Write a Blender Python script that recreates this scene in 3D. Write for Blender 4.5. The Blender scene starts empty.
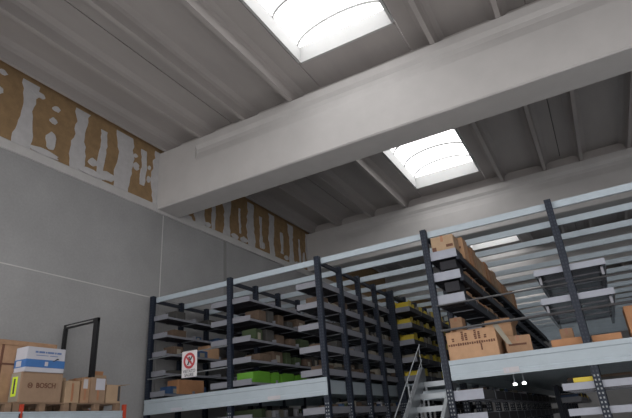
import bpy, bmesh, math, random
from mathutils import Vector, Matrix
random.seed(7)
SC = bpy.context.scene
COL = SC.collection
PI = math.pi

# ------------------------------------------------------------------ materials
def mat(name, col, rough=0.6, metal=0.0, noise=0.0, nscale=4.0, emit=None, spec=0.5, stretch=None, bump=0.0):
    m = bpy.data.materials.new(name); m.use_nodes = True
    nt = m.node_tree; b = nt.nodes['Principled BSDF']
    b.inputs['Roughness'].default_value = rough
    b.inputs['Metallic'].default_value = metal
    b.inputs['Specular IOR Level'].default_value = spec
    b.inputs['Base Color'].default_value = (*col, 1)
    if noise > 0:
        tc = nt.nodes.new('ShaderNodeTexCoord'); mp = nt.nodes.new('ShaderNodeMapping')
        nt.links.new(tc.outputs['Object'], mp.inputs['Vector'])
        if stretch: mp.inputs['Scale'].default_value = stretch
        n = nt.nodes.new('ShaderNodeTexNoise'); n.inputs['Scale'].default_value = nscale
        n.inputs['Detail'].default_value = 5; n.inputs['Roughness'].default_value = 0.6
        nt.links.new(mp.outputs['Vector'], n.inputs['Vector'])
        r = nt.nodes.new('ShaderNodeValToRGB')
        r.color_ramp.elements[0].position = 0.3; r.color_ramp.elements[1].position = 0.7
        r.color_ramp.elements[0].color = (*[c*(1-noise) for c in col], 1)
        r.color_ramp.elements[1].color = (*[min(1, c*(1+noise)) for c in col], 1)
        nt.links.new(n.outputs['Fac'], r.inputs['Fac']); nt.links.new(r.outputs['Color'], b.inputs['Base Color'])
        if bump > 0:
            bp = nt.nodes.new('ShaderNodeBump'); bp.inputs['Strength'].default_value = bump
            bp.inputs['Distance'].default_value = 0.02
            nt.links.new(n.outputs['Fac'], bp.inputs['Height']); nt.links.new(bp.outputs['Normal'], b.inputs['Normal'])
    if emit:
        b.inputs['Emission Color'].default_value = (*emit[0], 1); b.inputs['Emission Strength'].default_value = emit[1]
    return m

def wall_material():
    m = mat('precast_concrete_wall', (.30, .30, .305), .9, noise=.10, nscale=.7, bump=.05)
    nt = m.node_tree; b = nt.nodes['Principled BSDF']
    src = b.inputs['Base Color'].links[0].from_socket
    tc = nt.nodes.new('ShaderNodeTexCoord')
    n = nt.nodes.new('ShaderNodeTexNoise'); n.inputs['Scale'].default_value = 22; n.inputs['Detail'].default_value = 6
    nt.links.new(tc.outputs['Object'], n.inputs['Vector'])
    mx = nt.nodes.new('ShaderNodeMix'); mx.data_type = 'RGBA'; mx.blend_type = 'OVERLAY'; mx.inputs[0].default_value = .10
    nt.links.new(src, mx.inputs[6]); nt.links.new(n.outputs['Fac'], mx.inputs[7])
    nt.links.new(mx.outputs[2], b.inputs['Base Color'])
    return m

def post_material():
    m = mat('navy_perforated_steel', (.012, .017, .030), .5, spec=.25)
    nt = m.node_tree; b = nt.nodes['Principled BSDF']
    tc = nt.nodes.new('ShaderNodeTexCoord'); sp = nt.nodes.new('ShaderNodeSeparateXYZ')
    nt.links.new(tc.outputs['Object'], sp.inputs[0])
    def math_(op, a, bb):
        n = nt.nodes.new('ShaderNodeMath'); n.operation = op
        for i, v in enumerate((a, bb)):
            if isinstance(v, (int, float)): n.inputs[i].default_value = v
            elif v is not None: nt.links.new(v, n.inputs[i])
        return n.outputs[0]
    fz = math_('FRACT', math_('MULTIPLY', sp.outputs['Z'], 16.0), None)
    g1 = math_('LESS_THAN', math_('ABSOLUTE', math_('SUBTRACT', fz, .5), None), .22)
    ax = math_('ABSOLUTE', sp.outputs['X'], None)
    g2 = math_('LESS_THAN', math_('ABSOLUTE', math_('SUBTRACT', ax, .024), None), .011)
    g = math_('MULTIPLY', g1, g2)
    mx = nt.nodes.new('ShaderNodeMix'); mx.data_type = 'RGBA'
    low = math_('LESS_THAN', sp.outputs['Z'], 2.05)
    g = math_('MULTIPLY', g, math_('ADD', math_('MULTIPLY', low, .5), .05))
    nt.links.new(g, mx.inputs[0]); mx.inputs[6].default_value = (.012, .017, .030, 1); mx.inputs[7].default_value = (.42, .44, .46, 1)
    nt.links.new(mx.outputs[2], b.inputs['Base Color'])
    return m

M = dict(
    wall=wall_material(),
    concrete=mat('beam_concrete', (.46, .445, .44), .85, noise=.05, nscale=1.5, bump=.04),
    plank=mat('roof_plank_concrete', (.36, .335, .325), .9, noise=.08, nscale=1.2, stretch=(1, .25, 1), bump=.04),
    band=mat('white_ledge', (.50, .49, .49), .85, noise=.07, nscale=3),
    board=mat('brown_fibre_board', (.30, .195, .10), .9, noise=.16, nscale=5),
    plaster=mat('white_joint_plaster', (.52, .51, .52), .9, noise=.08, nscale=6, bump=.1),
    floor=mat('floor_concrete', (.46, .45, .44), .6, noise=.1, nscale=1),
    curb=mat('skylight_white_curb', (.42, .42, .42), .7, noise=.03, nscale=3),
    glow=mat('glowing_skylight_sheet', (.9, .9, .9), .6, emit=((1.0, .995, .985), 3.0)),  # opaque sheet; the daylight behind it is given as its own emission
    rib=mat('skylight_rib_metal', (.22, .22, .22), .5, noise=.05),
    post=post_material(),
    navy=mat('navy_steel', (.013, .017, .028), .5, spec=.25, noise=.1, nscale=8),
    tie=mat('pale_galvanised_steel', (.38, .44, .49), .5, metal=.05, noise=.06, nscale=6),
    lip2=mat('light_shelf_lip', (.29, .305, .36), .5, noise=.06, nscale=7),
    lip=mat('grey_shelf_lip', (.19, .195, .225), .5, metal=.1, noise=.06, nscale=7),
    pan=mat('shaded_shelf_underside', (.022, .022, .028), .6, spec=.3, noise=.15, nscale=5),  # galvanised like the lips, its underside shade put into the darker colour
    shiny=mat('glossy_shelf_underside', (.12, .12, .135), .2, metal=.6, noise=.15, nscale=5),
    fascia=mat('painted_fascia_steel', (.345, .40, .445), .5, noise=.05, nscale=4),
    deckunder=mat('galvanised_deck_underside', (.24, .29, .33), .4, metal=.2, noise=.1, nscale=4),
    rod=mat('dark_guard_rail', (.07, .07, .075), .4, metal=.5, noise=.1),
    carton=mat('tan_cardboard', (.44, .265, .155), .85, noise=.09, nscale=8),
    carton2=mat('dull_brown_cardboard', (.33, .20, .12), .85, noise=.12, nscale=8),
    carton3=mat('orange_cardboard', (.40, .20, .10), .85, noise=.1, nscale=8),
    dull=mat('dull_tan_cardboard', (.27, .18, .12), .85, noise=.08, nscale=8),
    palecarton=mat('pale_cardboard', (.36, .25, .16), .85, noise=.08, nscale=8),
    tape=mat('brown_tape', (.33, .15, .08), .4, noise=.08),
    print_=mat('dark_print', (.12, .05, .03), .8, noise=.1),
    inside=mat('box_inside', (.16, .085, .045), .9, noise=.1),
    white=mat('white_card', (.44, .44, .49), .7, noise=.04),
    blue=mat('blue_print', (.045, .14, .36), .6, noise=.06),
    bluetext=mat('blue_lettering', (.10, .16, .33), .6, noise=.04),
    hivis=mat('lime_yellow_label', (.55, .70, .04), .6, noise=.1, nscale=20),
    wood=mat('pallet_wood', (.20, .13, .085), .9, noise=.2, nscale=9, stretch=(1, .2, 1)),
    woodpale=mat('pallet_block_end', (.36, .29, .23), .9, noise=.15, nscale=9),
    orange=mat('orange_rack_upright', (.46, .06, .03), .5, noise=.06),
    blackm=mat('black_steel', (.014, .014, .016), .45, metal=.2, noise=.1),
    sign=mat('sign_white', (.66, .64, .66), .6, noise=.04),
    red=mat('sign_red', (.45, .05, .06), .6, noise=.05),
    dark=mat('sign_black', (.04, .04, .045), .7, noise=.05),
    signgrey=mat('sign_grey_lettering', (.20, .20, .22), .7, noise=.05),
    yellow=mat('yellow_plastic', (.60, .46, .03), .5, noise=.08),
    green=mat('green_plastic', (.09, .25, .02), .5, noise=.08),
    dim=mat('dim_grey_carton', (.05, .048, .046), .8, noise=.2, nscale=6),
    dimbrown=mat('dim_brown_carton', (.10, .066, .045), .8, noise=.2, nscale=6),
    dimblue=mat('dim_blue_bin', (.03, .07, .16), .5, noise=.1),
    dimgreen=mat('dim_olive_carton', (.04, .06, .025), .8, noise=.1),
    cream=mat('cream_carton', (.26, .235, .19), .8, noise=.08),
    paleplate=mat('pale_pink_label', (.44, .42, .44), .6, noise=.05),
    tube=mat('lit_tube', (.9, .9, .9), .4, emit=((1, 1, 1), 9)),
    alu=mat('aluminium', (.26, .28, .30), .35, metal=.5, noise=.06),
)

# ------------------------------------------------------------------ mesh helpers
class MB:
    def __init__(s): s.bm = bmesh.new()
    def box(s, x0, x1, y0, y1, z0, z1, mi=0, bevel=0, rz=0):
        r = bmesh.ops.create_cube(s.bm, size=1)
        vs = r['verts']
        sx, sy, sz = abs(x1-x0), abs(y1-y0), abs(z1-z0)
        c = Vector(((x0+x1)/2, (y0+y1)/2, (z0+z1)/2))
        rot = Matrix.Rotation(rz, 3, 'Z')
        for v in vs: v.co = rot @ Vector((v.co.x*sx, v.co.y*sy, v.co.z*sz)) + c
        fs = {f for v in vs for f in v.link_faces}
        for f in fs: f.material_index = mi
        if bevel:
            es = {e for f in fs for e in f.edges}
            bmesh.ops.bevel(s.bm, geom=list(es), offset=bevel, segments=2, affect='EDGES')
        return s
    def prism(s, pts, axis, a, b, mi=0):
        """pts: 2-D outline in the two other axes (in order), swept along axis from a to b"""
        def mk(p, t):
            if axis == 'x': return (t, p[0], p[1])
            if axis == 'y': return (p[0], t, p[1])
            return (p[0], p[1], t)
        A = [s.bm.verts.new(mk(p, a)) for p in pts]; B = [s.bm.verts.new(mk(p, b)) for p in pts]
        n = len(pts); fs = []
        for i in range(n): fs.append(s.bm.faces.new((A[i], A[(i+1) % n], B[(i+1) % n], B[i])))
        fs.append(s.bm.faces.new(A[::-1])); fs.append(s.bm.faces.new(B))
        for f in fs: f.material_index = mi
        return s
    def tube(s, pts, r, seg=8, mi=0):
        pts = [Vector(p) for p in pts]; rings = []
        for i, p in enumerate(pts):
            d = (pts[min(i+1, len(pts)-1)] - pts[max(i-1, 0)]).normalized()
            u = d.cross(Vector((0, 0, 1)))
            if u.length < 1e-3: u = d.cross(Vector((0, 1, 0)))
            u.normalize(); w = d.cross(u)
            rings.append([s.bm.verts.new(p + r*(math.cos(2*PI*k/seg)*u + math.sin(2*PI*k/seg)*w)) for k in range(seg)])
        for a, b in zip(rings, rings[1:]):
            for k in range(seg):
                f = s.bm.faces.new((a[k], a[(k+1) % seg], b[(k+1) % seg], b[k])); f.material_index = mi
        for e in (rings[0][::-1], rings[-1]):
            f = s.bm.faces.new(e); f.material_index = mi
        return s
    def quad(s, *pts, mi=0):
        f = s.bm.faces.new([s.bm.verts.new(p) for p in pts]); f.material_index = mi; return s
    def build(s, name, mats, parent=None, loc=None, smooth=False):
        bmesh.ops.recalc_face_normals(s.bm, faces=s.bm.faces[:])
        me = bpy.data.meshes.new(name); s.bm.to_mesh(me); s.bm.free()
        for m in (mats if isinstance(mats, (list, tuple)) else [mats]): me.materials.append(M[m])
        if smooth:
            for p in me.polygons: p.use_smooth = True
        o = bpy.data.objects.new(name, me); COL.objects.link(o)
        if parent is not None: o.parent = parent
        if loc is not None: o.location = loc
        return o

def tag(o, label=None, cat=None, group=None, kind=None):
    if label: o['label'] = label
    if cat: o['category'] = cat
    if group: o['group'] = group
    if kind: o['kind'] = kind
    return o
def thing(name, label, cat, loc=(0, 0, 0), rz=0, group=None, kind=None):
    o = bpy.data.objects.new(name, None); COL.objects.link(o)
    o.empty_display_size = .1
    o.location = loc; o.rotation_euler = (0, 0, rz)
    return tag(o, label, cat, group, kind)
def inst(src, parent, loc, name=None):
    c = src.copy(); COL.objects.link(c); c.parent = parent; c.location = loc
    return c
def text_mesh(name, body, size, material, parent, loc, rot, bold=0.0, sx=1.0):
    cu = bpy.data.curves.new(name, 'FONT'); cu.body = body; cu.size = size
    cu.align_x = 'CENTER'; cu.align_y = 'CENTER'; cu.extrude = .001; cu.offset = bold
    t = bpy.data.objects.new(name + '_source', cu); COL.objects.link(t)
    bpy.context.view_layer.update()
    me = bpy.data.meshes.new_from_object(t.evaluated_get(bpy.context.evaluated_depsgraph_get()))
    bpy.data.objects.remove(t); bpy.data.curves.remove(cu)
    me.materials.clear(); me.materials.append(M[material])
    o = bpy.data.objects.new(name, me); COL.objects.link(o); o.parent = parent
    o.location = loc; o.rotation_euler = rot; o.scale = (sx, 1, 1)
    return o

ORD = ['frontmost', 'second', 'third', 'fourth', 'fifth', 'sixth', 'seventh', 'eighth', 'ninth', 'tenth', 'eleventh', 'twelfth',
       'thirteenth', 'fourteenth', 'fifteenth', 'sixteenth', 'seventeenth', 'eighteenth', 'nineteenth', 'twentieth']

# ------------------------------------------------------------------ the building
XW = -9.55            # inner face of the left wall
XR = 12.0
YB, YF = -2.0, 46.0   # near end of what is built, far wall
BAY, BY = 8.35, 9.10  # beam pitch, first beam front
BZ0, BZ1 = 7.38, 9.10
SLAB = 9.50

MB().box(XW-.3, XR+.3, YB, YF+.3, -.2, 0).build('floor', 'floor').__setitem__('kind', 'structure')

# left wall: precast panels with sunken joints
wl = thing('wall_left', None, None, kind='structure')
ys = [YB, 3.15, 9.38, 12.07, 18.3, 24.5, 30.7, 36.9, YF]
for a, b in zip(ys, ys[1:]):
    for z0, z1 in ((0, 4.96), (4.96, 7.32)):
        w = MB(); w.box(XW-.25, XW, a+.008, b-.008, z0+.006, z1-.006).build('wall_panel', 'wall', wl)
MB().box(XW-.3, XW-.03, YB, YF, 0, 10.4).build('wall_backing', 'wall', wl)
# pale sealant lines in the joints (cover strip)
MB().box(XW-.01, XW+.006, YB, 9.39, 4.945, 4.968).build('sealant_line', 'band', wl)
MB().box(XW-.01, XW+.006, 9.37, 9.395, 4.945, 7.32).build('sealant_line', 'band', wl)
MB().box(XW-.01, XW+.004, 12.0, 12.14, 4.95, 7.32).build('shadow_joint', 'rib', wl)  # dark strip laid along the joint in place of its shadow
# white ledge band over the panels
MB().prism([(XW-.2, 7.30), (XW+.05, 7.30), (XW+.05, 7.50), (XW, 7.54), (XW-.2, 7.54)], 'y', YB, YF).build('trim_1', 'band').__setitem__('kind', 'structure')
# boarding above with plastered joints
tb = thing('trim_2', None, None, kind='structure')
MB().box(XW-.1, XW+.01, YB, YF, 7.5, 9.62).build('boarding', 'board', tb)
PK = [0]
def px_():
    PK[0] += 1; return XW+.014+PK[0]*.0009
def patch(y0, y1, z0, z1, amp=.05, n=14, taper=0.0):
    rnd = random.Random(int(y0*100)+int(z0*10))
    L, Rr = [], []
    ph1, ph2 = rnd.random()*6, rnd.random()*6
    for i in range(n+1):
        t = i/n; z = z0+(z1-z0)*t
        e = taper*math.sin(PI*t)
        L.append((y0 + amp*math.sin(ph1+t*7)*.6 + rnd.uniform(-amp, amp)*.5 - e, z))
        Rr.append((y1 + amp*math.sin(ph2+t*6)*.6 + rnd.uniform(-amp, amp)*.5 + e, z))
    MB().prism(L + Rr[::-1], 'x', XW+.002, px_()).build('plaster_patch', 'plaster', tb)
def blob(yc, zc, ry, rz_):
    rnd = random.Random(int(yc*100)+int(zc*10)); n = 14
    pts = [(yc+ry*math.cos(2*PI*k/n)*rnd.uniform(.75, 1.15), zc+rz_*math.sin(2*PI*k/n)*rnd.uniform(.75, 1.15)) for k in range(n)]
    MB().prism(pts, 'x', XW+.002, px_()).build('plaster_patch', 'plaster', tb)
TZ = 9.13
for y0, y1 in ((2.45, 2.85), (3.7, 4.15), (5.09, 5.43), (6.40, 6.74), (7.66, 8.16), (8.90, 9.2), (10.62, 11.04), (11.98, 12.34),
               (13.28, 13.68), (14.62, 14.95), (16.02, 16.32), (17.35, 17.7)):
    patch(y0, y1, 7.5, TZ, .07)
patch(9.05, 9.95, 7.5, 8.1, .05); patch(10.0, 10.5, 7.5, 7.62, .04)
for y0, y1, z0, z1 in ((7.14, 7.32, 7.5, 8.9), (8.47, 8.64, 7.9, 8.95), (11.40, 11.56, 7.5, 8.75), (12.80, 12.88, 7.8, 8.7),
                       (14.02, 14.16, 7.6, 8.8), (15.40, 15.56, 7.75, 8.6), (16.74, 16.86, 7.7, 8.7)):
    patch(y0, y1, z0, z1, .035)
for a in ((5.89, 8.80, .10, .07), (5.87, 8.46, .09, .08), (5.88, 7.95, .13, .24), (4.60, 9.0, .1, .06), (4.62, 8.55, .08, .08),
          (5.45, 8.93, .16, .07), (7.0, 7.9, .14, .10), (8.3, 8.35, .10, .12), (8.96, 8.75, .1, .15), (8.75, 8.15, .06, .1),
          (8.75, 8.5, .05, .06), (7.45, 7.7, .25, .12), (6.95, 7.6, .4, .09), (5.75, 7.58, .35, .08), (12.55, 7.6, .2, .09), (14.2, 7.72, .1, .12), (15.75, 7.66, .15, .1),
          (8.25, 8.65, .07, .05), (11.2, 7.6, .15, .07), (13.05, 7.62, .2, .1), (16.6, 7.62, .2, .08), (17.1, 7.9, .08, .3)):
    blob(*a)

# far and right walls
MB().box(XW-.3, XR+.3, YF, YF+.25, 0, 10.4).build('wall_far', 'wall').__setitem__('kind', 'structure')
MB().box(XR, XR+.25, YB, YF, 0, 10.4).build('wall_right', 'wall').__setitem__('kind', 'structure')

# cross beams with solid end blocks and a recessed web under the top flange
def beam(yf, BZ0, w):
    root = thing('ceiling_beam', None, None, kind='structure')
    prof = [(yf, BZ0+.03), (yf+.03, BZ0), (yf+w-.03, BZ0), (yf+w, BZ0+.03), (yf+w, 8.45), (yf+w-.06, 8.68), (yf+w-.06, 8.80), (yf+w, 8.90), (yf+w, BZ1),
            (yf, BZ1), (yf, 8.90), (yf+.06, 8.80), (yf+.06, 8.68), (yf, 8.45)]
    MB().prism(prof, 'x', XW+1.35, XR).build('beam_web', 'concrete', root)
    blk = [(yf, BZ0+.03), (yf+.03, BZ0), (yf+w-.03, BZ0), (yf+w, BZ0+.03), (yf+w, BZ1), (yf, BZ1)]
    MB().prism(blk, 'x', XW+.005, XW+1.35).build('beam_end_block', 'concrete', root)
    MB().box(XW, XR, yf+w/2+.0, yf+w/2+.03, BZ1, 10.0).build('beam_upstand', 'plank', root)
beams = [.75, 9.10, 17.45, 26.3, 35.0, 43.7]
for k, y in enumerate(beams): beam(y, (7.38, 7.38, 7.5, 7.75, 7.8, 7.8)[k], .84 if k < 2 else .60)

# roof planks: double tees; every third strip holds a skylight
X0s = [-9.62, -7.14, None, -2.10, .46, 3.02, 5.58, None, 10.6]
bays = [(beams[i]+.41, beams[i+1]+(.44 if i < 1 else .30)) for i in range(len(beams)-1)] + [(beams[-1]+.4, YF)]
bays = [(YB, 1.19)] + bays
ceil = thing('ceiling', None, None, kind='structure')
def plank(x0, x1, y0, y1):
    c = (x0+x1)/2; r = .70; t = SLAB
    ra, rb = (c-r, c+r) if x0 > -6 else ((-9.30, -8.05) if x0 < -9 else (-6.58, -5.15))
    def ribp(cx): return [(cx-.22, t), (cx-.10, t-.06), (cx-.065, t-.14), (cx-.05, BZ1+.012), (cx+.05, BZ1+.012), (cx+.065, t-.14), (cx+.10, t-.06), (cx+.22, t)]
    prof = [(x0+.012, t+.12), (x0+.012, t)] + ribp(ra) + ribp(rb) + [(x1-.012, t), (x1-.012, t+.12)]
    MB().prism(prof, 'y', y0, y1).build('roof_plank', 'plank', ceil)
for x in (-7.27, .47, 3.03, 5.59, 8.15, 10.71): MB().box(x-.1, x+.1, YB, YF, SLAB+.12, SLAB+.2).build('seam_light_block', 'dark', ceil)  # strips added above the seams to keep the sky from showing through
SKX = (-4.42, -2.14)
edges = [(-9.545, -7.27), (-7.27, -4.49), (-2.07, .47), (.47, 3.03), (3.03, 5.59), (5.59, 8.15), (8.15, 10.71), (10.71, 12.2)]
for y0, y1 in bays:
    for x0, x1 in edges: plank(x0, x1, y0, y1)
MB().box(XW-.3, XR+.3, YB, YF+.3, 10.42, 10.5).build('roof_sheet', 'plank', ceil) if False else None
wn = 0
for i, (y0, y1) in enumerate(bays):
    if i == 0:
        MB().box(SKX[0]-.01, SKX[1]+.01, y0, y1, SLAB, SLAB+.12).build('roof_plank', 'plank', ceil); continue
    a = y0+.45+.75; b = y1-.44-(.67 if i < 3 else .10)
    if i == 2: b = 16.90
    if i == len(bays)-1: b = y1-.5
    if b-a < 2:
        MB().box(SKX[0]-.01, SKX[1]+.01, y0, y1, SLAB, SLAB+.12).build('roof_plank', 'plank', ceil); continue
    MB().box(SKX[0]-.05, SKX[1]+.05, y0, a-.062, SLAB, SLAB+.12).build('roof_plank', 'plank', ceil)
    MB().box(SKX[0]-.05, SKX[1]+.05, b+.062, y1, SLAB, SLAB+.12).build('roof_plank', 'plank', ceil)
    wn += 1
    root = thing('window_%d' % wn, None, None, kind='structure')
    zt = SLAB+.46
    f = MB()
    f.box(SKX[0]-.06, SKX[0], a, b, SLAB, zt); f.box(SKX[1], SKX[1]+.06, a, b, SLAB, zt)
    f.box(SKX[0], SKX[1], a-.06, a, SLAB, zt); f.box(SKX[0], SKX[1], b, b+.06, SLAB, zt)
    f.build('window_frame', 'curb', root)
    cx = (SKX[0]+SKX[1])/2; hw = (SKX[1]-SKX[0])/2; H = .42; n = 16
    arc = [(cx-hw*math.cos(PI*k/n), zt+H*math.sin(PI*k/n)) for k in range(n+1)]
    g = MB()
    for k in range(n):
        g.quad((arc[k][0], a, arc[k][1]), (arc[k+1][0], a, arc[k+1][1]), (arc[k+1][0], b, arc[k+1][1]), (arc[k][0], b, arc[k][1]))
    g.build('glazing', 'glow', root)
    for yy, nm in ((a, 'end_pane'), (b, 'end_pane')):
        q = MB(); q.quad(*[(p[0], yy, p[1]) for p in arc]); q.build(nm, 'glow', root)
    m_ = int((b-a)/1.07)
    for k in range(m_+1):
        yy = b-.10-k*1.07
        if yy < a: break
        MB().tube([(p[0], yy, p[1]-.035) for p in arc], .03, 6).build('rib', 'rib', root)

# ------------------------------------------------------------------ mezzanine platform
FZ0, FZ1 = 2.18, 2.50
mz = thing('mezzanine_platform', 'pale grey steel mezzanine platform carrying the tall shelving racks', 'platform', (0, 9, 0))
def at(o): return o  # readability
def fas(x0, x1, y=8.93, parent=mz):
    """cold-rolled C channel with two shallow lips, facing the camera side"""
    p = [(y, FZ0), (y, FZ0+.07), (y+.012, FZ0+.085), (y+.012, FZ1-.085), (y, FZ1-.07), (y, FZ1), (y+.08, FZ1), (y+.08, FZ0)]
    o = MB().prism([(a-9, b) for a, b in p], 'x', x0, x1).build('front_beam', 'fascia', parent)
    return o
fas(-9.40, -4.66); fas(-2.30, 5.0)
MB().box(-3.18, -2.47, 1.03, 2.2, 1.96, 2.12).build('landing', 'fascia', mz)
side = MB(); side.box(-4.82, -4.78, .05, 4.0, FZ0+.04, FZ1-.04); side.build('side_beam', 'fascia', mz)
side = MB(); side.box(-2.46, -2.36, .02, 4.0, FZ0, FZ1); side.build('side_beam', 'fascia', mz)
def deck(x0, x1, y0, y1):
    n = max(1, round((y1-y0)/.30)); st = (y1-y0)/n; top = []
    pts = [(y0, FZ1-.02)]
    z1, z0 = FZ1-.07, FZ1-.13
    bot = []
    for k in range(n):
        yy = y0+k*st
        bot += [(yy, z1), (yy+st*.45, z1), (yy+st*.5, z0), (yy+st*.92, z0), (yy+st*.97, z1)]
    bot.append((y1, z1))
    prof = bot + [(y1, FZ1-.02), (y0, FZ1-.02)]
    MB().prism([(a-9, b) for a, b in prof], 'x', x0, x1).build('deck_panel', 'deckunder', mz)
deck(-9.38, -4.80, 9.02, 28); deck(-2.36, 5.0, 9.02, 28); deck(-4.80, -2.36, 13.0, 28)
for x in (-6.98, -2.30, .9):
    MB().box(x-.04, x+.04, .1, 18.9, FZ0, FZ1-.13).build('joist', 'deckunder', mz)
# shelf-number plates stuck on the front beam
MB().box(-1.44, -1.20, -.085, -.078, 2.20, 2.285).build('label_plate', 'paleplate', mz)
MB().box(-1.40, -1.36, -.088, -.084, 2.215, 2.27).build('label_plate', 'white', mz)
MB().box(-6.0, -5.70, -.085, -.078, 2.20, 2.27).build('label_plate', 'paleplate', mz)
MB().box(-8.55, -8.25, -.085, -.078, 2.20, 2.26).build('label_plate', 'white', mz)

# lamps under the mezzanine
for k, (x, y) in enumerate(((-1.50, 10.2), (-1.33, 10.12))):
    t = thing('ceiling_lamp', ['small lit lamp under the mezzanine, left one of the pair', 'small lit lamp under the mezzanine, right one of the pair'][k], 'lamp', (x, y, 2.09), group='small lamps under the mezzanine')
    MB().tube([(0, 0, .27), (0, 0, 0)], .012, 10).build('housing', 'alu', t)
    MB().tube([(0, 0, .01), (0, 0, -.025)], .032, 10).build('bulb', 'tube', t)

# guard rails between racks
def rail(x0, x1, label):
    t = thing('guard_rail', label, 'railing', (0, 8.94, 0))
    for z in (3.45, 3.01): MB().tube([(x0, 0, z), (x1, 0, z)], .016 if z > 3.3 else .022, 8).build('rail_bar', 'rod', t)
    return t
rail(-2.34, -.19, 'thin dark guard rail in front of the printed brown carton')
rail(-.10, 3.2, 'thin dark guard rail crossing in front of the carton with a white label')
t = thing('guard_rail', 'thin pale guard rail behind the prohibition sign', 'railing', (0, 8.94, 0))
for z in (3.40, 2.95): MB().tube([(-9.33, 0, z), (-7.02, 0, z)], .014, 8).build('rail_bar', 'alu', t)

# ------------------------------------------------------------------ shelving racks
TOPZ = 4.92
LEV = [4.30, 3.87, 3.44, 3.00, 2.55]     # underside of the shelf lips
post_me = None
def post_src():
    b = MB()
    # open-back C section, as roll-formed uprights are
    o = [(-.055, -.05), (.055, -.05), (.055, .05), (.030, .05), (.030, .036), (.043, .036), (.043, -.038), (-.043, -.038), (-.043, .036), (-.030, .036), (-.030, .05), (-.055, .05)]
    b.prism(o, 'z', 0, TOPZ)
    return b
def shelf_mesh(w, L=1.0, lip=.12, th=.03, side=.05, smi=0):
    """tray with front, back and side lips; lips slot 0, pan slot 1; origin at front-left bottom of lip"""
    b = MB()
    b.box(0, w, 0, .012, 0, lip); b.box(0, w, L-.012, L, 0, lip)
    b.box(0, .012, .012, L-.012, 0, side); b.box(w-.012, w, .012, L-.012, 0, side, mi=smi)
    b.box(.012, w-.012, .012, L-.012, .012, .012+th, mi=1)
    b.box(.012, w-.012, L*.5-.04, L*.5+.04, .0, .012, mi=1)
    return b
def rack(label, posts_x, sx0, sx1, y0, n, levels=LEV, lip=.12, tie_x=None, skip=(), under='pan', lm='lip', side=.05, smi=0, depth=1.0, post_n=None, extra_low=True, top_skip=0, back=False):
    t = thing('shelving_rack', label, 'rack', (0, y0, 0))
    P = S = None
    pn = post_n or n+1
    for px in posts_x:
        for k in range(pn):
            if P is None: P = post_src().build('upright', 'post', t, (px, 0, 0))
            else: inst(P, t, (px, k*depth, 0))
    lv = list(levels) + ([1.86, 1.5] if extra_low else [])
    for z in lv:
        for k in range(n):
            if (z, k) in skip: continue
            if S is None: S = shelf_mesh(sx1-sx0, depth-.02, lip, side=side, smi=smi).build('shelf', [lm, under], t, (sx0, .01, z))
            else: inst(S, t, (sx0, k*depth+.01, z))
    for px in (tie_x or posts_x):
        MB().box(px-.025, px+.025, 0, (pn-1)*depth, 4.77, 4.85).build('tie_bar', 'navy', t)
    return t
rA = rack('narrow grey shelving rack beside the concrete wall, behind the prohibition sign', [-9.36], -9.36, -8.86, 9, 6)
rB = rack('double-width grey shelving rack, second from the concrete wall, green bins on its lowest shelf', [-6.98], -7.53, -6.45, 9, 9)
rC = rack('grey shelving rack left of the stairs, its row of dark uprights running back', [-4.70], -5.26, -4.70, 9, 11, side=.12)
rY = rack('shelving rack filled with yellow bins, behind the stairs', [-4.60], -4.64, -4.14, 13, 8, lip=.13, side=.12, smi=1)
skD = {(z, k) for z in (3.0, 2.55) for k in (0,)}
rD = rack('tall shelving rack right of the stairs with tan cartons along its top shelf', [-2.38], -2.38, -1.84, 9, 15, levels=[4.30, 3.90, 3.48, 3.0, 2.55], lip=.16, skip=skD, lm='lip2', side=.15, smi=1)
for z in (4.24, 3.84, 3.42, 2.95):
    MB().box(-1.86, -1.80, .9 if z < 3 else .02, 15, z, z+.10).build('side_beam', 'navy', rD)
for k in range(1, 9):
    inst(rD.children[0], rD, (-1.84, k, 0)).scale = (1, 1, .875)
for k in (0,):
    MB().box(-2.20, -1.90, .12, .62, 4.12, 4.28).build('hanging_tray', 'pan', rD)
    MB().box(-2.18, -1.92, .12, .62, 3.70, 3.88).build('hanging_tray', 'pan', rD)
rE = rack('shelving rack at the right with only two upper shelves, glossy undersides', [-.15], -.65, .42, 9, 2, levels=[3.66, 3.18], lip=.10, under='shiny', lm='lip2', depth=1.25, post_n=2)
for z in (3.52, 3.04):
    MB().box(-.60, -.56, .1, 2.4, z, z+.14).build('shelf_bracket', 'shiny', rE); MB().box(.33, .37, .1, 2.4, z, z+.14).build('shelf_bracket', 'shiny', rE)

# pale tie beams across the tops of all racks
tb0 = None
for k in range(20):
    lab = ORD[k] + ' pale steel tie beam across the rack tops, counted from the front'
    if tb0 is None:
        b = MB(); b.prism([(-.025, 4.82), (.025, 4.82), (.025, 4.835), (-.012, 4.835), (-.012, 4.925), (.025, 4.925), (.025, 4.94), (-.025, 4.94)], 'x', -9.42, 4.6)
        tb0 = b.build('tie_beam', 'tie', None, (0, 9.085, -.045)); o = tb0
    else:
        o = tb0.copy(); COL.objects.link(o); o.location = (0, 9.085+k*1.0, -.045)
    tag(o, lab, 'beam', 'tie beams across the rack tops')

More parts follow.
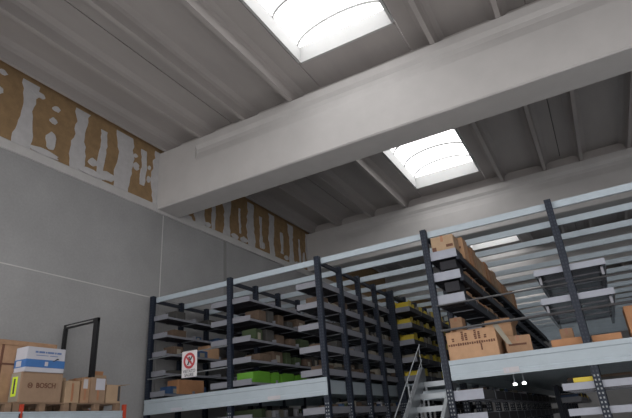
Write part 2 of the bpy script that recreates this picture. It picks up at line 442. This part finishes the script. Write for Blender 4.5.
# ------------------------------------------------------------------ cartons and bins
def carton(label, x0, x1, y0, y1, z0, z1, m='carton', group=None, cat='carton', tape=True, rz=0, name='cardboard_box', prints=()):
    """closed carton: body with folded-flap seam, tape strip, optional printed marks on the face towards -Y"""
    cx, cy = (x0+x1)/2, (y0+y1)/2; w, d, h = (x1-x0)/2, (y1-y0)/2, z1-z0
    t = thing(name, label, cat, (cx, cy, z0), rz, group)
    MB().box(-w, w, -d, d, 0, h, bevel=.006).build('carton_body', m, t)
    if tape:
        q = MB(); q.box(-.025, .025, -d-.002, d+.002, h-.001, h+.002); q.box(-.025, .025, -d-.003, -d, h*.72, h+.002); q.build('tape', 'tape', t)
        MB().box(w-.001, w+.002, -.02, .02, h*.1, h*.95).build('tape', 'tape', t)
    if prints:
        q = MB()
        for a, b, c, e in prints: q.box(-w+a*2*w, -w+b*2*w, -d-.003, -d-.001, c*h, e*h)
        q.build('print', 'print_', t)
    return t
def bin_(label, x0, x1, y0, y1, z0, z1, m, group, cat='bin', ff=.55):
    """open-fronted storage bin, a single mesh: floor, back, sides and a low front"""
    w, d, h = (x1-x0), (y1-y0), z1-z0
    b = MB(); b.box(0, w, 0, d, 0, .01); b.box(0, w, d-.01, d, .01, h)
    b.prism([(0, .01), (d-.01, .01), (d-.01, h), (d*.3, h), (0, h*ff)], 'x', 0, .01); b.prism([(0, .01), (d-.01, .01), (d-.01, h), (d*.3, h), (0, h*ff)], 'x', w-.01, w)
    b.box(.01, w-.01, 0, .01, .01, h*ff); b.box(.012, w-.012, .02, d-.02, .01, h*.75)
    return tag(b.build('storage_bin', m, None, (x0, y0, z0)), label, cat, group)

# --- pallet rack by the wall, front beam parallel to the wall
PX = -8.2; PB = 2.20
pr = thing('pallet_rack', 'low pallet rack along the concrete wall with pale beam and orange upright heads', 'rack', (0, 0, 0))
MB().prism([(PX-.05, PB-.13), (PX, PB-.13), (PX, PB-.10), (PX-.008, PB-.09), (PX-.008, PB-.03), (PX, PB-.02), (PX, PB), (PX-.05, PB)], 'y', 3.2, 7.28).build('load_beam', 'tie', pr)
MB().box(-9.3, -9.25, 3.2, 7.28, PB-.12, PB).build('load_beam', 'tie', pr)
for y in (3.1, 5.27, 7.33):
    for x in (PX-.02, -9.28):
        b = MB(); b.box(x-.04, x+.012, y-.035, y+.035, 0, PB+.11); b.box(x+.012, x+.022, y-.015, y+.015, .1, PB+.09)
        b.build('upright', 'orange', pr)
def pallet(y0, y1, label):
    t = thing('wooden_pallet', label, 'pallet', (PX-.02, y0, PB), group='pallets on the low rack')
    L = y1-y0
    q = MB()
    for k in range(7): q.box(-1.0+k*.147, -1.0+k*.147+.11, 0, L, .118, .14)
    q.build('deck_boards', 'wood', t)
    for yy in (0, L/2-.05, L-.1):
        MB().box(-1.0, 0, yy, yy+.1, 0, .022).build('runner', 'wood', t)
        for xx in (-.1, -.55, -1.0): MB().box(xx, xx+.1, yy, yy+.1, .022, .118).build('block', 'wood', t)
pallet(4.15, 5.10, 'wooden pallet at the left edge under the large crate carton')
pallet(5.13, 6.12, 'wooden pallet under the brown carton with dark lettering')
pallet(6.17, 7.22, 'wooden pallet under the small taped cartons near the black frame')
PT = PB+.14
# big crate carton behind
big = thing('crate_carton', 'largest brown carton on the pallet rack, behind the white and blue box', 'carton', (-8.52, 4.62, PT))
MB().box(-.50, 0, -.05, 1.32, 0, .98, bevel=.01).build('carton_body', 'carton2', big)
MB().box(-.52, .012, -.07, 1.34, .92, 1.0, bevel=.005).build('lid', 'carton2', big)
MB().box(-.505, .004, .36, .40, 0, .92).build('strap', 'print_', big); MB().box(-.505, .004, .95, .99, 0, .92).build('strap', 'print_', big)
MB().box(-.505, .005, -.055, 1.325, .60, .63).build('strap', 'print_', big)
# brown lettered carton
bz = thing('cardboard_box', 'wide brown carton with dark lettering and emblem, directly under the white and blue box', 'carton', (-8.22, 5.62, PT))
bz_b = MB().box(-.28, 0, -.42, .32, 0, .47, bevel=.006).build('carton_body', 'dull', bz)
text_mesh('lettering', 'BOSCH', .11, 'print_', bz_b, (.003, .02, .26), (PI/2, 0, PI/2), .0025)
q = MB(); n = 20
ring = [(-.26+.045*math.cos(2*PI*k/n), .26+.045*math.sin(2*PI*k/n)) for k in range(n)]
for k in range(n):
    a, b_ = ring[k], ring[(k+1) % n]; s_ = .72
    q.quad((.002, a[0], a[1]), (.002, b_[0], b_[1]), (.002, -.26+(b_[0]+.26)*s_, .26+(b_[1]-.26)*s_), (.002, -.26+(a[0]+.26)*s_, .26+(a[1]-.26)*s_))
q.box(.001, .003, -.285, -.272, .235, .285); q.box(.001, .003, -.248, -.235, .235, .285); q.box(.001, .003, -.272, -.248, .255, .265)
q.build('emblem', 'print_', bz_b)
sl_ = MB().box(-.27, -.03, -.424, -.42, .02, .46).build('shipping_label', 'cream', bz_b)
MB().box(-.22, -.09, -.428, -.424, .10, .40).build('hazard_label', 'hivis', bz)
MB().box(-.175, -.135, -.431, -.428, .14, .37).build('hazard_label', 'dark', bz)
# white and blue box
wb = thing('printed_box', 'white box with a broad blue stripe, on top of the lettered brown carton', 'box', (-8.20, 5.58, PT+.47))
wb_b = MB().box(-.30, 0, -.36, .34, 0, .40, bevel=.005).build('carton_body', 'white', wb)
MB().box(-.303, .003, -.363, .343, .075, .20).build('blue_stripe', 'blue', wb_b)
q = MB()
for a, b_ in ((-.22, -.17), (-.155, -.05), (-.035, -.01), (.0, .12), (.135, .165), (.18, .26)): q.box(.002, .004, a, b_, .305, .335)
for a, b_ in ((-.20, .02), (.05, .20)): q.box(.002, .004, a, b_, .262, .272)
q.build('lettering', 'bluetext', wb_b)
q = MB(); q.box(.004, .006, -.03, .03, .10, .17); q.build('emblem', 'white', wb_b)
q = MB(); q.prism([(.10, .19), (.14, .20), (.19, .235), (.22, .235), (.22, .215), (.18, .205), (.13, .18)], 'x', .003, .006); q.build('picture', 'dark', wb_b)
q = MB(); q.box(-.25, -.12, -.366, -.363, .09, .18); q.build('emblem', 'white', wb_b)
# open small box right of it
def open_box(label, x0, x1, y0, y1, z0, h, m, flap=.14, fl=(1, 1, 1, 1), ang=(60, 60, 60, 60)):
    t = thing('open_carton', label, 'carton', ((x0+x1)/2, (y0+y1)/2, z0)); w = (x1-x0)/2; d = (y1-y0)/2; th = .006
    b = MB(); b.box(-w, w, -d, d, 0, th); b.box(-w, -w+th, -d, d, th, h); b.box(w-th, w, -d, d, th, h); b.box(-w+th, w-th, -d, -d+th, th, h); b.box(-w+th, w-th, d-th, d, th, h)
    b.build('carton_body', m, t)
    MB().box(-w+th+.002, w-th-.002, -d+th+.002, d-th-.002, th, h*.55).build('contents', 'inside', t)
    for i, (sx, sy) in enumerate(((1, 0), (-1, 0), (0, 1), (0, -1))):
        if not fl[i]: continue
        a = math.radians(ang[i]); q = MB(); o = flap*math.cos(a); u = flap*math.sin(a)
        if sx: q.prism([(sx*w, h), (sx*(w+o), h+u), (sx*(w+o)-.005*sx, h+u+.006), (sx*w-.006*sx, h+.003)], 'y', -d, d)
        else: q.prism([(sy*d, h), (sy*(d+o), h+u), (sy*(d+o)-.005*sy, h+u+.006), (sy*d-.006*sy, h+.003)], 'x', -w, w)
        q.build('flap', m, t)
    return t
ob = open_box('half-open brown carton between the lettered carton and the taped carton', -8.62, -8.23, 6.02, 6.30, PT, .36, 'palecarton', .10, (0, 1, 1, 0), (0, 75, 15, 0))
MB().box(.196, .199, -.02, .02, .02, .32).build('tape', 'tape', ob)
c1 = carton('narrow reddish-brown carton left of the carton with a white sheet', -8.62, -8.24, 6.34, 6.52, PT, PT+.43, 'carton2', tape=True)
MB().box(.191, .194, -.05, .04, .24, .40).build('label_sheet', 'paleplate', c1)
c2 = carton('brown carton with a white sheet stuck on its upper front', -8.44, -8.22, 6.53, 6.85, PT, PT+.44, 'dull', tape=True)
MB().box(.111, .115, -.06, .14, .22, .42).build('label_sheet', 'white', c2)
c3 = open_box('brown carton leaning up behind the carton with a white sheet', -8.95, -8.66, 6.86, 7.12, PT, .52, 'carton3', .09, (1, 0, 0, 0), (80, 0, 0, 0))
c4 = open_box('open tan carton at the right end of the pallet rack, flap sticking out', -8.62, -8.22, 6.88, 7.20, PT, .32, 'palecarton', .22, (0, 1, 1, 0), (0, 80, 4, 0))
MB().box(.20, .203, .10, .15, .03, .30).build('tape', 'dark', c4)
# black frame standing behind
bf = thing('steel_portal', 'empty black steel frame standing against the wall behind the cartons', 'frame', (0, 6.75, PT))
MB().box(-9.47, -9.40, -.03, .03, 0, 1.52).build('frame_post', 'blackm', bf)
MB().box(-8.57, -8.46, -.03, .03, 0, 1.60).build('frame_post', 'blackm', bf)
MB().box(-9.47, -8.46, -.025, .025, 1.52, 1.60).build('frame_head', 'blackm', bf)
MB().box(-9.47, -8.46, -.025, .025, .0, .05).build('frame_foot', 'blackm', bf)
MB().box(-9.38, -8.60, -.03, -.024, 1.545, 1.57).build('frame_strip', 'rib', bf)

# --- prohibition sign on the guard rail in front of the wall rack
sg = thing('prohibition_sign', 'white prohibition sign with red circle hanging in front of the wall rack', 'sign', (-8.07, 8.90, 2.84))
sp_ = MB().box(-.235, .235, -.006, .006, 0, .60, bevel=.003).build('sign_plate', 'sign', sg)
def disc(r0, r1, cx, cz, y, nm, m, n=32):
    q = MB()
    for k in range(n):
        a, b_ = 2*PI*k/n, 2*PI*(k+1)/n
        q.quad((cx+r0*math.cos(a), y, cz+r0*math.sin(a)), (cx+r1*math.cos(a), y, cz+r1*math.sin(a)), (cx+r1*math.cos(b_), y, cz+r1*math.sin(b_)), (cx+r0*math.cos(b_), y, cz+r0*math.sin(b_)))
    return q.build(nm, m, sg)
disc(.125, .185, 0, .375, -.008, 'red_ring', 'red')
q = MB(); q.box(-.165, .165, -.010, -.008, -.022, .022); sl = q.build('red_bar', 'red', sg, (0, 0, .375)); sl.rotation_euler = (0, math.radians(45), 0)
q = MB(); q.prism([(-.075, -.09), (-.03, -.10), (.01, -.03), (.06, -.05), (.075, -.03), (.04, .0), (.08, .05), (.10, .09), (.07, .10), (.03, .05), (-.01, .04), (-.05, .07), (-.08, .06), (-.04, .01), (-.04, -.04)], 'y', -.0085, -.0075)
q.build('pictogram', 'dark', sg, (0, 0, .375)); disc(.0, .026, -.005, .445, -.0095, 'pictogram', 'dark', 12)
text_mesh('lettering', 'VIETATO', .095, 'signgrey', sg, (0, -.008, .135), (PI/2, 0, 0), .003)
text_mesh('lettering', 'SALIRE', .095, 'signgrey', sg, (0, -.008, .05), (PI/2, 0, 0), .003)
MB().tube([(-.15, .01, .58), (-.15, .03, .60)], .006).build('hook', 'alu', sg); MB().tube([(.15, .01, .58), (.15, .03, .60)], .006).build('hook', 'alu', sg)

sg.scale = (.92, 1, .94); sg.location = (-8.04, 8.90, 2.86)
# --- cartons on rack D and platform
pc = thing('printed_carton', 'large tan carton with rows of dark print on the platform edge, torn end flap', 'carton', (-1.88, 9.40, FZ1-.02))
pc_b = MB().box(-.42, .42, -.36, .30, 0, .50, bevel=.006).build('carton_body', 'carton', pc)
q = MB(); rnd = random.Random(3)
for c in range(20):
    x = -.40+c*.040; h_ = rnd.choice((.030, .048, .04)); q.box(x, x+.030, -.363, -.361, .275-h_/2, .275+h_/2)
for cx, n_ in ((-.33, 2), (-.16, 5), (-.10, 4), (.06, 5), (.12, 4), (.22, 2)):
    for k in range(n_): q.box(cx+rnd.uniform(-.006, .006), cx+.042, -.363, -.361, .33+k*.032, .356+k*.032)
q.box(.14, .165, -.363, -.361, .14, .25)
q.build('print', 'print_', pc_b)
q = MB(); q.prism([(.40, .505), (.57, .17), (.65, .16), (.48, .53)], 'y', -.40, -.39); q.build('flap', 'cream', pc)
q = MB(); q.prism([(-.42, .5), (-.40, .5), (-.30, .56), (-.31, .57)], 'y', -.2, .25); q.build('flap', 'carton', pc)
carton('crumpled brown carton right of the large printed carton', -1.43, -1.02, 9.25, 9.75, FZ1-.02, FZ1+.30, 'carton2', rz=.25, prints=((.1, .8, .5, .6),))
open_box('brown open carton behind the large printed carton', -1.75, -1.3, 9.9, 10.4, FZ1-.02, .62, 'carton', .12, (1, 1, 1, 1), (50, 60, 60, 60))

def on_top(x0, x1, y, L, z, h, m, label, grp, prints=()):
    carton(label, x0, x1, y, y+L, z, z+h, m, grp, prints=prints)
on_top(-2.28, -1.86, 9.05, .42, 4.35, .40, 'palecarton', 'tan carton at the front end of the top shelf, right of the tall upright', 'cartons on the top shelf of the tall rack', ((.65, .95, .42, .55), (.02, .2, .2, .5)))
yy = 9.52; k = 0
ms = ['carton', 'carton3', 'carton2', 'palecarton']
while yy < 15.5:
    L = random.uniform(.32, .5); h = random.choice([.36, .44, .32, .48])
    on_top(-2.28, -1.79, yy, L, 4.36, h, ms[k % 4], '%s carton from the front along the tall rack top shelf' % ['second', 'third', 'fourth', 'fifth', 'sixth', 'seventh', 'eighth', 'ninth', 'tenth', 'eleventh', 'twelfth', 'thirteenth', 'fourteenth', 'fifteenth', 'sixteenth', 'seventeenth'][min(k, 15)], 'cartons on the top shelf of the tall rack', ((.1, .9, .5, .6),))
    yy += L+random.uniform(.02, .08); k += 1
for lv, nm in ((3.94, 'second'), (3.52, 'third')):
    yy = 9.9 if lv > 3.6 else 9.7
    while yy < 14:
        L = random.uniform(.28, .45); h = random.uniform(.22, .29)
        on_top(-2.28, -1.91, yy, L, lv, h, random.choice(ms), 'carton in the line on the %s shelf down in the tall rack' % nm, 'cartons on the %s shelf of the tall rack' % nm)
        yy += L+random.uniform(.03, .25)
carton('brown carton standing low inside the tall rack behind its front upright', -2.30, -2.08, 9.5, 9.8, 3.04, 3.30, 'carton2')
# right side
tw = carton('tan carton with a white label at the right edge of the platform', .48, 1.05, 9.35, 9.9, FZ1-.02, FZ1+.52, 'carton3', tape=False)
MB().box(-.17, -.03, -.279, -.276, .28, .42).build('label_sheet', 'white', tw)
carton('flat orange-brown carton on the platform left of the right-hand upright', -.66, -.21, 9.12, 9.5, FZ1-.02, FZ1+.13, 'carton3', tape=False)
carton('flat orange-brown carton on the platform right of the right-hand upright', -.07, .34, 9.14, 9.5, FZ1-.02, FZ1+.12, 'carton3', tape=False)
carton('small brown carton standing behind the flat orange-brown carton', -.52, -.32, 9.56, 9.8, FZ1-.02, FZ1+.34, 'carton2')

# --- stock on the racks by the wall: small cartons and bins along every shelf
NMS = ['top', 'second', 'third', 'fourth', 'lowest']
def stock(x0, x1, y0, y1, z, mats, label, group, hmin=.10, hmax=.20, gap=(.03, .3), wL=(.2, .45), kind='carton'):
    y = y0+random.uniform(0, .2)
    while y < y1:
        L = random.uniform(*wL); h = random.uniform(hmin, hmax); m = random.choice(mats)
        d = random.uniform(.0, .06)
        if kind == 'bin': bin_(label, x0, x1-d, y, y+L, z, z+h, m, group)
        else:
            b = MB(); b.box(0, x1-d-x0, 0, L, 0, h, bevel=.005)
            b.prism([(x1-d-x0, h*.15), (x1-d-x0+.004, h*.15), (x1-d-x0+.004, h*.7), (x1-d-x0, h*.7)], 'y', L*.3, L*.7, mi=1)
            tag(b.build('stock_carton', [m, 'cream' if random.random() < .3 else m], None, (x0, y, z)), label, kind, group)
        y += L+random.uniform(*gap)
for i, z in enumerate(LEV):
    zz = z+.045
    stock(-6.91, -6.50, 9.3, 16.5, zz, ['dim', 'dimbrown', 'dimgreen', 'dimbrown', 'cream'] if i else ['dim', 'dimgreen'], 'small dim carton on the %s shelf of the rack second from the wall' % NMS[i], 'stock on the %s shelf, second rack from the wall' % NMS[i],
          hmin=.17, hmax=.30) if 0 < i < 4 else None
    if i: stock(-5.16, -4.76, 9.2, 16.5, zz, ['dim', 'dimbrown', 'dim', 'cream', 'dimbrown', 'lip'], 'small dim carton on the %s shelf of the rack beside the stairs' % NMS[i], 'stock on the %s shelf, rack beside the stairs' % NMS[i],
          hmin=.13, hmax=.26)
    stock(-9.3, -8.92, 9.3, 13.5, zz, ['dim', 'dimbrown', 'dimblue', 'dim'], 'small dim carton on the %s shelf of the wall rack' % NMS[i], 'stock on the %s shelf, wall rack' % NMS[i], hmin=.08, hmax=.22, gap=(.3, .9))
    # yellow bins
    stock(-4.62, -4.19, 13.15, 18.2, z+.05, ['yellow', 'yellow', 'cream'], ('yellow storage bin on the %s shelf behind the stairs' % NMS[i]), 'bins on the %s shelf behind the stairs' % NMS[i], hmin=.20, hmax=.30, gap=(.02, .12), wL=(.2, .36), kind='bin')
# green bins on the lowest shelf of the second rack
gw = ['left', 'middle', 'right', 'farthest right']
y = 9.12
for k, L in enumerate((.62, .28, .55, .5)):
    bin_('bright green storage bin on the lowest shelf, %s one of four' % gw[k], -6.90, -6.48, y, y+L, LEV[4]+.05, LEV[4]+.29, 'green', 'green bins on the lowest shelf', ff=.9)
    y += L+.10
carton('orange-brown carton low on the wall rack below the prohibition sign', -9.26, -8.90, 9.5, 10.4, LEV[4]+.05, LEV[4]+.38, 'carton3', tape=False)
carton('brown carton beside the prohibition sign, behind the second rack', -9.26, -8.90, 10.55, 11.0, LEV[2]+.05, LEV[2]+.38, 'carton', tape=False)
# lower level stock (under the mezzanine)
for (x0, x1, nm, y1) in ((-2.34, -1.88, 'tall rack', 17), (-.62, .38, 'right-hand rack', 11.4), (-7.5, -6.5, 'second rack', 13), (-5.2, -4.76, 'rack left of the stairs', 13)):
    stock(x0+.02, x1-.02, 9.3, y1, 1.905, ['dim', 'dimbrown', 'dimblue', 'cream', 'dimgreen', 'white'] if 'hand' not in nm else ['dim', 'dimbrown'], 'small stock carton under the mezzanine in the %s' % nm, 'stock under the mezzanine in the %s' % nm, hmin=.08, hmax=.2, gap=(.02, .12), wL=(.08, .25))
carton('flat yellow carton on the low shelf under the right-hand end of the platform', -.48, -.18, 9.05, 9.35, 1.96, 2.03, 'yellow', tape=False)
# more low racks deeper under the deck, seen between the front ones
for i, (x, y0) in enumerate(((-1.2, 14.5),)):
    t = rack('dark low rack deep under the mezzanine, behind the tall rack', [x], x, x+.5, y0, 6, levels=[1.75], extra_low=False)
    for o in t.children:
        if o.name.startswith(('upright',)): o.scale = (1, 1, .44)
        if o.name.startswith('tie_bar'): o.location.z = -2.68
    stock(x+.02, x+.48, y0+.1, y0+5.8, 1.80, ['dim', 'dimbrown', 'white', 'yellow', 'dimblue'], 'small stock carton deep under the mezzanine', 'stock deep under the mezzanine', gap=(.02, .1), wL=(.08, .22))

# ------------------------------------------------------------------ stairs up to the platform
st = thing('steel_stairs', 'pale steel staircase rising to the platform in the gap between the racks', 'stairs', (0, 0, 0))
SX0, SX1 = -3.10, -2.47
y0s, y1s, zt = 6.55, 10.02, 2.44
def zz_(y): return zt*(y-y0s)/(y1s-y0s)
for x in (SX0, SX1):
    MB().prism([(y0s, 0), (y0s+.30, 0), (y1s, zt-.12), (y1s, zt+.10), (y1s-.12, zt+.10), (y0s, .18)], 'x', x-.03, x+.03).build('stringer', 'alu', st)
n = 11
tr = None
for k in range(1, n):
    y = y0s+.15+(y1s-y0s)*k/n; z = zt*k/n+.02
    if tr is None:
        b = MB(); b.box(SX0+.03, SX1-.03, 0, .25, 0, .03); b.box(SX0+.03, SX1-.03, 0, .02, -.06, 0); tr = b.build('tread', 'alu', st, (0, y, z))
    else: inst(tr, st, (0, y, z))
for x, hs in ((SX0, ((.55, 0), (.26, 0))),):
    for i, (h, _) in enumerate(hs):
        MB().tube([(x, y0s+.1, zz_(y0s+.1)+h), (x, y1s, zt+h)], .010).build('handrail', 'alu', st)
    for y in (7.0, 8.0, 9.0, 9.95):
        MB().tube([(x, y, zz_(y)), (x, y, zz_(y)+.55)], .009).build('baluster', 'alu', st)
# slim posts seen beyond the stairs
for k in range(5):
    b = MB(); b.box(-.022, .022, -.012, .012, 0, 2.44); b.box(-.05, .05, -.05, .05, 0, .01)
    tag(b.build('metal_post', 'alu', None, (-4.42+k*.11, 12.9, 0)), 'slim upright pale post in the row beyond the stairs', 'post', 'slim pale posts beyond the stairs')

# ------------------------------------------------------------------ light
w = bpy.data.worlds.new('World'); SC.world = w; w.use_nodes = True
bg = w.node_tree.nodes['Background']; bg.inputs[0].default_value = (1.0, .985, .975, 1); bg.inputs[1].default_value = 2.15
def area(loc, rot, sx, sy, e, col=(1, 1, 1)):
    l = bpy.data.lights.new('area', 'AREA'); l.shape = 'RECTANGLE'; l.size = sx; l.size_y = sy; l.energy = e; l.color = col
    o = bpy.data.objects.new('area_light', l); COL.objects.link(o); o.location = loc; o.rotation_euler = rot
    return o
# added fill lamps, as from skylights to the right of the view
for y in (0.5, 5, 13.5, 22, 30, 38): area((9.2, y, 9.3), (0, 0, 0), 2.2, 5, 160)

# ------------------------------------------------------------------ camera
Rm = ((0.87175562, 0.48433069, -0.07393185), (-0.2533201, 0.3164091, -0.91417406), (-0.41936985, 0.8156648, 0.39852211))
cam = bpy.data.cameras.new('camera'); cam.sensor_width = 36; cam.lens = 506.0119/632*36; cam.clip_end = 200
co = bpy.data.objects.new('camera', cam); COL.objects.link(co)
right = Vector(Rm[0]); up = -Vector(Rm[1]); back = -Vector(Rm[2])
co.matrix_world = Matrix(((right.x, up.x, back.x, 0), (right.y, up.y, back.y, 0), (right.z, up.z, back.z, 1.6), (0, 0, 0, 1)))
SC.camera = co
SC.view_settings.view_transform = 'Standard'
SC.view_settings.look = 'None'
